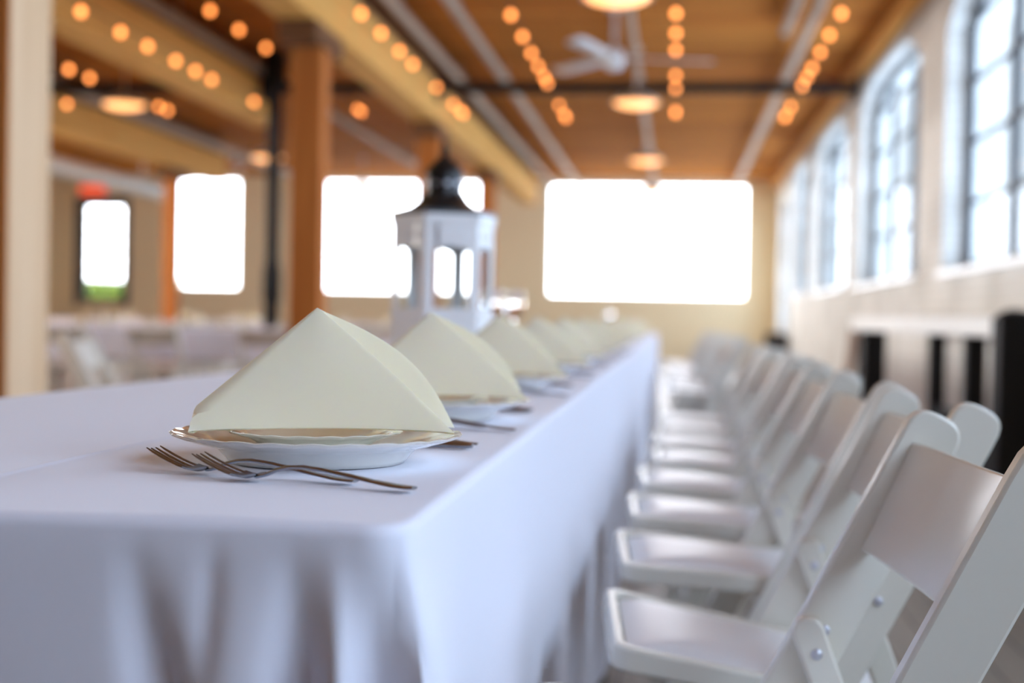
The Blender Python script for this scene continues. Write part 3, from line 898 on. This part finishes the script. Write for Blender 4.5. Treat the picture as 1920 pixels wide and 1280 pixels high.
b = MB().lathe([(0.050, 0.462), (0.047, 0.508), (0.053, 0.511), (0.053, 0.518), (0.047, 0.528), (0.036, 0.543), (0.023, 0.555), (0.013, 0.562), (0.009, 0.572), (0.013, 0.580), (0.008, 0.590), (0.004, 0.606), (0.0, 0.614)], 32)
dm = b.build('chimney', M['lantern_roof'], t)
for k in range(10):
    a = 2 * PI * k / 10
    MB().lathe([(0.007, 0), (0.007, 0.004), (0.0, 0.006)], 10, mx=Matrix.Rotation(a, 4, 'Z') @ Matrix.Translation((0.0475, 0, 0.490)) @ Matrix.Rotation(PI / 2, 4, 'Y')).build('rivet', M['rivet'], dm)
MB().lathe([(0.0, 0.03), (0.036, 0.03), (0.036, 0.125), (0.03, 0.13), (0.0, 0.126)], 24).build('candle', M['wax'], t)
tag(t, 'white hexagonal lantern with a dark domed roof on the long table', 'lantern')

# tall water goblets farther along the table
M['crystal'] = mat('clear_crystal', (1, 1, 1), 0.02)
M['crystal'].node_tree.nodes['Principled BSDF'].inputs['Transmission Weight'].default_value = 1.0
M['crystal'].node_tree.nodes['Principled BSDF'].inputs['IOR'].default_value = 1.4
def goblet():
    t = empty('water_goblet', (0, 0, 0))
    MB().lathe([(0.040, 0), (0.041, 0.003), (0.014, 0.009), (0.006, 0.02), (0.005, 0.11), (0.008, 0.135), (0.0, 0.1355)], 28).build('stem', M['crystal'], t, smooth=60)
    MB().lathe([(0.0, 0.136), (0.014, 0.138), (0.031, 0.154), (0.040, 0.178), (0.041, 0.205), (0.037, 0.238), (0.0, 0.239)], 32).build('bowl', M['crystal'], t, smooth=60)
    return t
cd = goblet()
for i, (x, y, lab) in enumerate([(-0.640, 5.0, 'tall clear water goblet just right of the lantern'), (-0.594, 5.25, 'tall clear water goblet, second to the right of the lantern'), (-0.56, 12.5, 'tall clear water goblet far along the table below the big bright window')]):
    q = cd if i == 0 else copy_tree(cd)
    q.location = (x, y, TZ + 0.0012); tag(q, lab, 'goblet', 'water goblets on the long table')

# ------------------------------------------------------------------ folding chairs
def make_chair():
    """faces -x, back at +x, width along y, feet on z=0"""
    t = empty('folding_chair', (0, 0, 0))
    bot = Vector((-0.185, 0)); top = Vector((0.222, 0.782))
    ax = (top - bot).normalized(); nr = Vector((ax.y, -ax.x))
    Ls = (top - bot).length
    def stile(y0, y1):
        hw = 0.032; poly = []
        for s, w_ in ((0.0, 0.018), (0.25, 0.026), (0.42, 0.032), (Ls - 0.05, 0.034)):
            poly.append((s, -w_))
        for k in range(1, 12):
            a = -PI / 2 + PI * k / 12
            poly.append((Ls - 0.05 + 0.046 * math.cos(a) ** 0.5, 0.034 * abs(math.sin(a)) ** 0.72 * (1 if a > 0 else -1)))
        for s, w_ in ((Ls - 0.05, 0.034), (0.42, 0.032), (0.25, 0.026), (0.0, 0.018)):
            poly.append((s, w_))
        def fn(a, c, d):
            p = bot + ax * a + nr * c
            return (p.x, d, max(0.0, p.y))
        return MB().prism(poly, fn, y0, y1)
    for s in (-1, 1):
        ya, yb = (0.203, 0.225) if s > 0 else (-0.225, -0.203)
        lg = stile(ya, yb).build('stile', M['resin'], t, bevel=0.004, smooth=40)
        for zz, off in ((0.522, 0.0),):
            u = (zz - bot.y) / ax.y
            p = bot + ax * u + nr * off
            for ys_ in ((ya - 0.002, -1), (yb + 0.002, 1)):
                mx = Matrix.Translation((p.x, ys_[0] - 0.002 * ys_[1], zz)) @ Matrix.Rotation(-PI / 2 * ys_[1], 4, 'X')
                MB().lathe([(0.0065, 0.0), (0.0058, 0.0025), (0.003, 0.004), (0.0, 0.0044)], 16, mx=mx).build('rivet', M['rivet'], lg)
    # rear legs, pivoted on the inner faces
    for s in (-1, 1):
        y0, y1 = (0.181, 0.2015) if s > 0 else (-0.2015, -0.181)
        a = Vector((0.262, 0.0)); c = Vector((0.058, 0.54))
        d = (c - a).normalized(); n2 = Vector((d.y, -d.x)); L = (c - a).length
        poly = [(0, -0.013), (0.15, -0.018), (L - 0.018, -0.019)]
        for k in range(1, 8):
            q = -PI / 2 + PI * k / 8
            poly.append((L - 0.018 + 0.018 * math.cos(q), 0.019 * math.sin(q)))
        poly += [(L - 0.018, 0.019), (0.15, 0.018), (0, 0.013)]
        fn = lambda u, w_, dd: ((a + d * u + n2 * w_).x, dd, max(0.0, (a + d * u + n2 * w_).y))
        lg = MB().prism(poly, fn, y0, y1).build('leg', M['resin'], t, bevel=0.004, smooth=40)
        p = a + d * (L - 0.045)
        yy = y1 - 0.0195 - 0.002 if s > 0 else y0 + 0.0205 + 0.002
        mx = Matrix.Translation((p.x, yy + 0.002 * s, p.y)) @ Matrix.Rotation(PI / 2 * s, 4, 'X')
        MB().lathe([(0.0072, 0.0), (0.0066, 0.0025), (0.004, 0.0045), (0.0, 0.005)], 16, mx=mx).build('rivet', M['rivet'], lg)
    MB().sweep([(0.215, -0.19, 0.125), (0.215, 0.19, 0.125)], (0.011, 0.011), 12).build('stretcher', M['resin'], t)
    MB().sweep([(-0.125, -0.21, 0.115), (-0.125, 0.21, 0.115)], (0.011, 0.011), 12).build('stretcher', M['resin'], t)
    # seat frame tilted down to the rear
    tilt = math.radians(4.5)
    sm = Matrix.Translation((-0.258, 0, 0.452)) @ Matrix.Rotation(tilt, 4, 'Y')
    def rrect(x0, x1, hy, r, rb, n=7):
        pts = []
        for cx_, cy_, a0, rr_ in ((x0 + r, -hy + r, PI, r), (x1 - rb, -hy + rb, 1.5 * PI, rb), (x1 - rb, hy - rb, 0, rb), (x0 + r, hy - r, PI / 2, r)):
            for k in range(n + 1):
                q = a0 + PI / 2 * k / n
                pts.append((cx_ + rr_ * math.cos(q), cy_ + rr_ * math.sin(q)))
        return pts
    out = rrect(0, 0.43, 0.208, 0.030, 0.02); inn = rrect(0.017, 0.415, 0.189, 0.022, 0.015)
    # narrow the rear so that the frame passes between the stiles
    def nar(p): return (p[0], p[1] * (1 - 0.15 * sstep(0.215, 0.275, p[0])))
    out = [nar(p) for p in out]; inn = [nar(p) for p in inn]
    n = len(out); b = MB()
    vs = [(x, y, 0) for x, y in out] + [(x, y, -0.034) for x, y in out] + [(x, y, 0) for x, y in inn] + [(x, y, -0.034) for x, y in inn]
    fs = []
    for i in range(n):
        j = (i + 1) % n
        fs += [(i, j, n + j, n + i), (i, 2 * n + i, 2 * n + j, j), (2 * n + i, 3 * n + i, 3 * n + j, 2 * n + j), (n + i, n + j, 3 * n + j, 3 * n + i)]
    b.add(vs, fs, sm)
    fr = b.build('seat_frame', M['resin'], t, bevel=0.005, smooth=40)
    # padded seat: domed top
    b = MB(); rings = 7; vs = []; cxm = 0.216
    for k in range(rings + 1):
        q = k / rings
        sc = 1 - (q * 0.999) if k < rings else 0.0
        hgt = -0.010 + 0.018 * (1 - (1 - min(1, q * 1.5)) ** 2.6)
        for x, y in inn:
            vs.append((cxm + (x - cxm) * (sc if k else 0.975), y * (sc if k else 0.970), hgt))
    fs = [(k * n + i, k * n + (i + 1) % n, (k + 1) * n + (i + 1) % n, (k + 1) * n + i) for k in range(rings) for i in range(n)]
    m0 = len(vs); vs += [(cxm + (x - cxm) * 0.975, y * 0.970, -0.026) for x, y in inn]
    fs += [(i, m0 + i, m0 + (i + 1) % n, (i + 1) % n) for i in range(n)] + [tuple(range(m0, m0 + n))]
    b.add(vs, fs, sm)
    b.build('seat_pad', M['vinyl'], t, smooth=50)
    # curved back slat between the stiles
    b = MB(); vs = []; nu, nv = 26, 6
    Tt = 0.012
    for side in (0, 1):
        for j in range(nv + 1):
            zc_ = 0.615 + 0.125 * j / nv
            u = (zc_ - bot.y) / ax.y
            for i in range(nu + 1):
                y = -0.203 + 0.406 * i / nu
                bow = 0.026 * (1 - abs(y / 0.203) ** 2.4) - 0.012 * (0.3 + 0.7 * j / nv)
                top_round = 0.004 * (1 - abs(y / 0.203) ** 6) * (j / nv)
                p = bot + ax * (u + top_round) + nr * (bow + (side - .5) * Tt)
                vs.append((p.x, y, p.y))
    w_ = nu + 1; m = w_ * (nv + 1); fs = []
    for j in range(nv):
        for i in range(nu):
            a = j * w_ + i
            fs += [(a, a + 1, a + w_ + 1, a + w_), (m + a, m + a + w_, m + a + w_ + 1, m + a + 1)]
    for i in range(nu):
        fs.append((i, m + i, m + i + 1, i + 1)); a = nv * w_ + i; fs.append((a, a + 1, m + a + 1, m + a))
    for j in range(nv):
        a = j * w_; fs.append((a, a + w_, m + a + w_, m + a)); a += nu; fs.append((a, m + a, m + a + w_, a + w_))
    b.add(vs, fs)
    b.build('backrest', M['resin'], t, bevel=0.003, smooth=45)
    return t
chair0 = make_chair()
first = [True]
def place_chair(x, y, rz, label, group, sag=0.0):
    q = chair0 if first[0] else copy_tree(chair0)
    first[0] = False
    q.location = (x, y, 0); q.rotation_euler = (0, 0, rz)
    if sag:                                    # this chair's seat hangs lower at the rear
        px, pz = -0.258, 0.452
        for ch in q.children:
            if ch.name.startswith('seat_'):
                ch.matrix_basis = Matrix.Translation((px, 0, pz)) @ Matrix.Rotation(sag, 4, 'Y') @ Matrix.Translation((-px, 0, -pz))
    return tag(q, label, 'chair', group)
rc = random.Random(5)
CH = [(0.112, 1.505, 0.07), (0.170, 2.125, 0.075), (0.158, 2.765, 0.07), (0.16, 3.40, 0.05), (0.17, 4.04, 0.06), (0.20, 4.69, 0.04), (0.195, 5.34, 0.06), (0.21, 6.0, 0.03), (0.2, 6.66, 0.05)]
for i, (x, y, r) in enumerate(CH):
    lab = 'nearest white folding chair, cropped by the right frame edge, beside the long table' if i == 0 else '%s nearest white folding chair in the row beside the long table' % ORD[i]
    place_chair(x, y, r, lab, 'folding chairs along the right side of the long table', math.radians(6.5) if i == 1 else 0.0)
for i in range(9):
    y = 9.3 + i * 0.78
    place_chair(0.16 + rc.uniform(-.03, .1), y, rc.uniform(-.05, .15), '%s white folding chair past the gap, toward the far end of the long table' % ORD[i], 'folding chairs at the far end of the long table')
for tx0, tx1, ty0, ty1, nm in CROSS:
    x = tx1 - 0.42; i = 0
    while x > tx0 + 0.3:
        place_chair(x, ty0 - 0.30 - rc.uniform(-.03, .08), -PI / 2 + rc.uniform(-.1, .1), '%s white folding chair from the right, back to us, at the %s' % (ORD[i], nm), 'folding chairs at the left tables')
        place_chair(x, ty1 + 0.30 + rc.uniform(-.03, .08), PI / 2 + rc.uniform(-.1, .1), '%s white folding chair from the right, on the far side of the %s' % (ORD[i], nm), 'folding chairs at the left tables')
        x -= 0.93; i += 1
place_chair(-2.62, 6.50, PI + 0.16, 'white folding chair standing alone just right of the pale post, facing right', 'folding chairs at the left tables')

# ------------------------------------------------------------------ railing by the window wall
t = empty('guard_rail', (1.55, 6.75, 0))
MB().box(-0.08, 0.08, 0.08, 5.42, 0.835, 0.94).build('cap_board', M['rail'], t, bevel=0.01)
MB().box(-0.085, 0.085, -0.10, 0.08, 0, 0.93).lathe([(0.10, 0.93), (0.10, 0.945), (0.05, 0.965), (0.0, 0.97)], 4, mx=Matrix.Translation((0, -0.01, 0)) @ Matrix.Rotation(PI / 4, 4, 'Z')).build('newel_post', M['black'], t, bevel=0.012)
for y, w_ in ((0.86, 0.05), (1.93, 0.045), (4.63, 0.085)):
    MB().box(-w_, w_, y - w_, y + w_, 0, 0.835).build('baluster', M['black'], t, bevel=0.006)
MB().box(-0.03, 0.03, 0.08, 1.93, 0.06, 0.42).build('kick_panel', M['black'], t, bevel=0.004)
tag(t, 'black railing with a white cap board standing by the window wall', 'railing')

# small things at the foot of the window wall
t = empty('floor_speaker', (1.86, 26.4, 0))
MB().box(-0.2, 0.2, -0.18, 0.18, 0.02, 0.70).build('cabinet', M['black'], t, bevel=0.015)
MB().box(-0.17, 0.17, -0.19, -0.18, 0.08, 0.66).build('front_panel', M['mullion'], t, bevel=0.004)
MB().box(-0.17, 0.17, -0.15, 0.15, 0, 0.02).build('base', M['black'], t)
tag(t, 'black box on the floor in the far right corner below the bright window', 'box')
o = MB().box(-0.012, 0.012, -0.32, 0.32, 0, 0.86, mx=Matrix.Rotation(0.12, 4, 'Y')).build('wooden_board', M['brown'], loc=(1.94, 16.6, 0.003), bevel=0.004)
tag(o, 'brown wooden board leaning against the white brick wall', 'board')
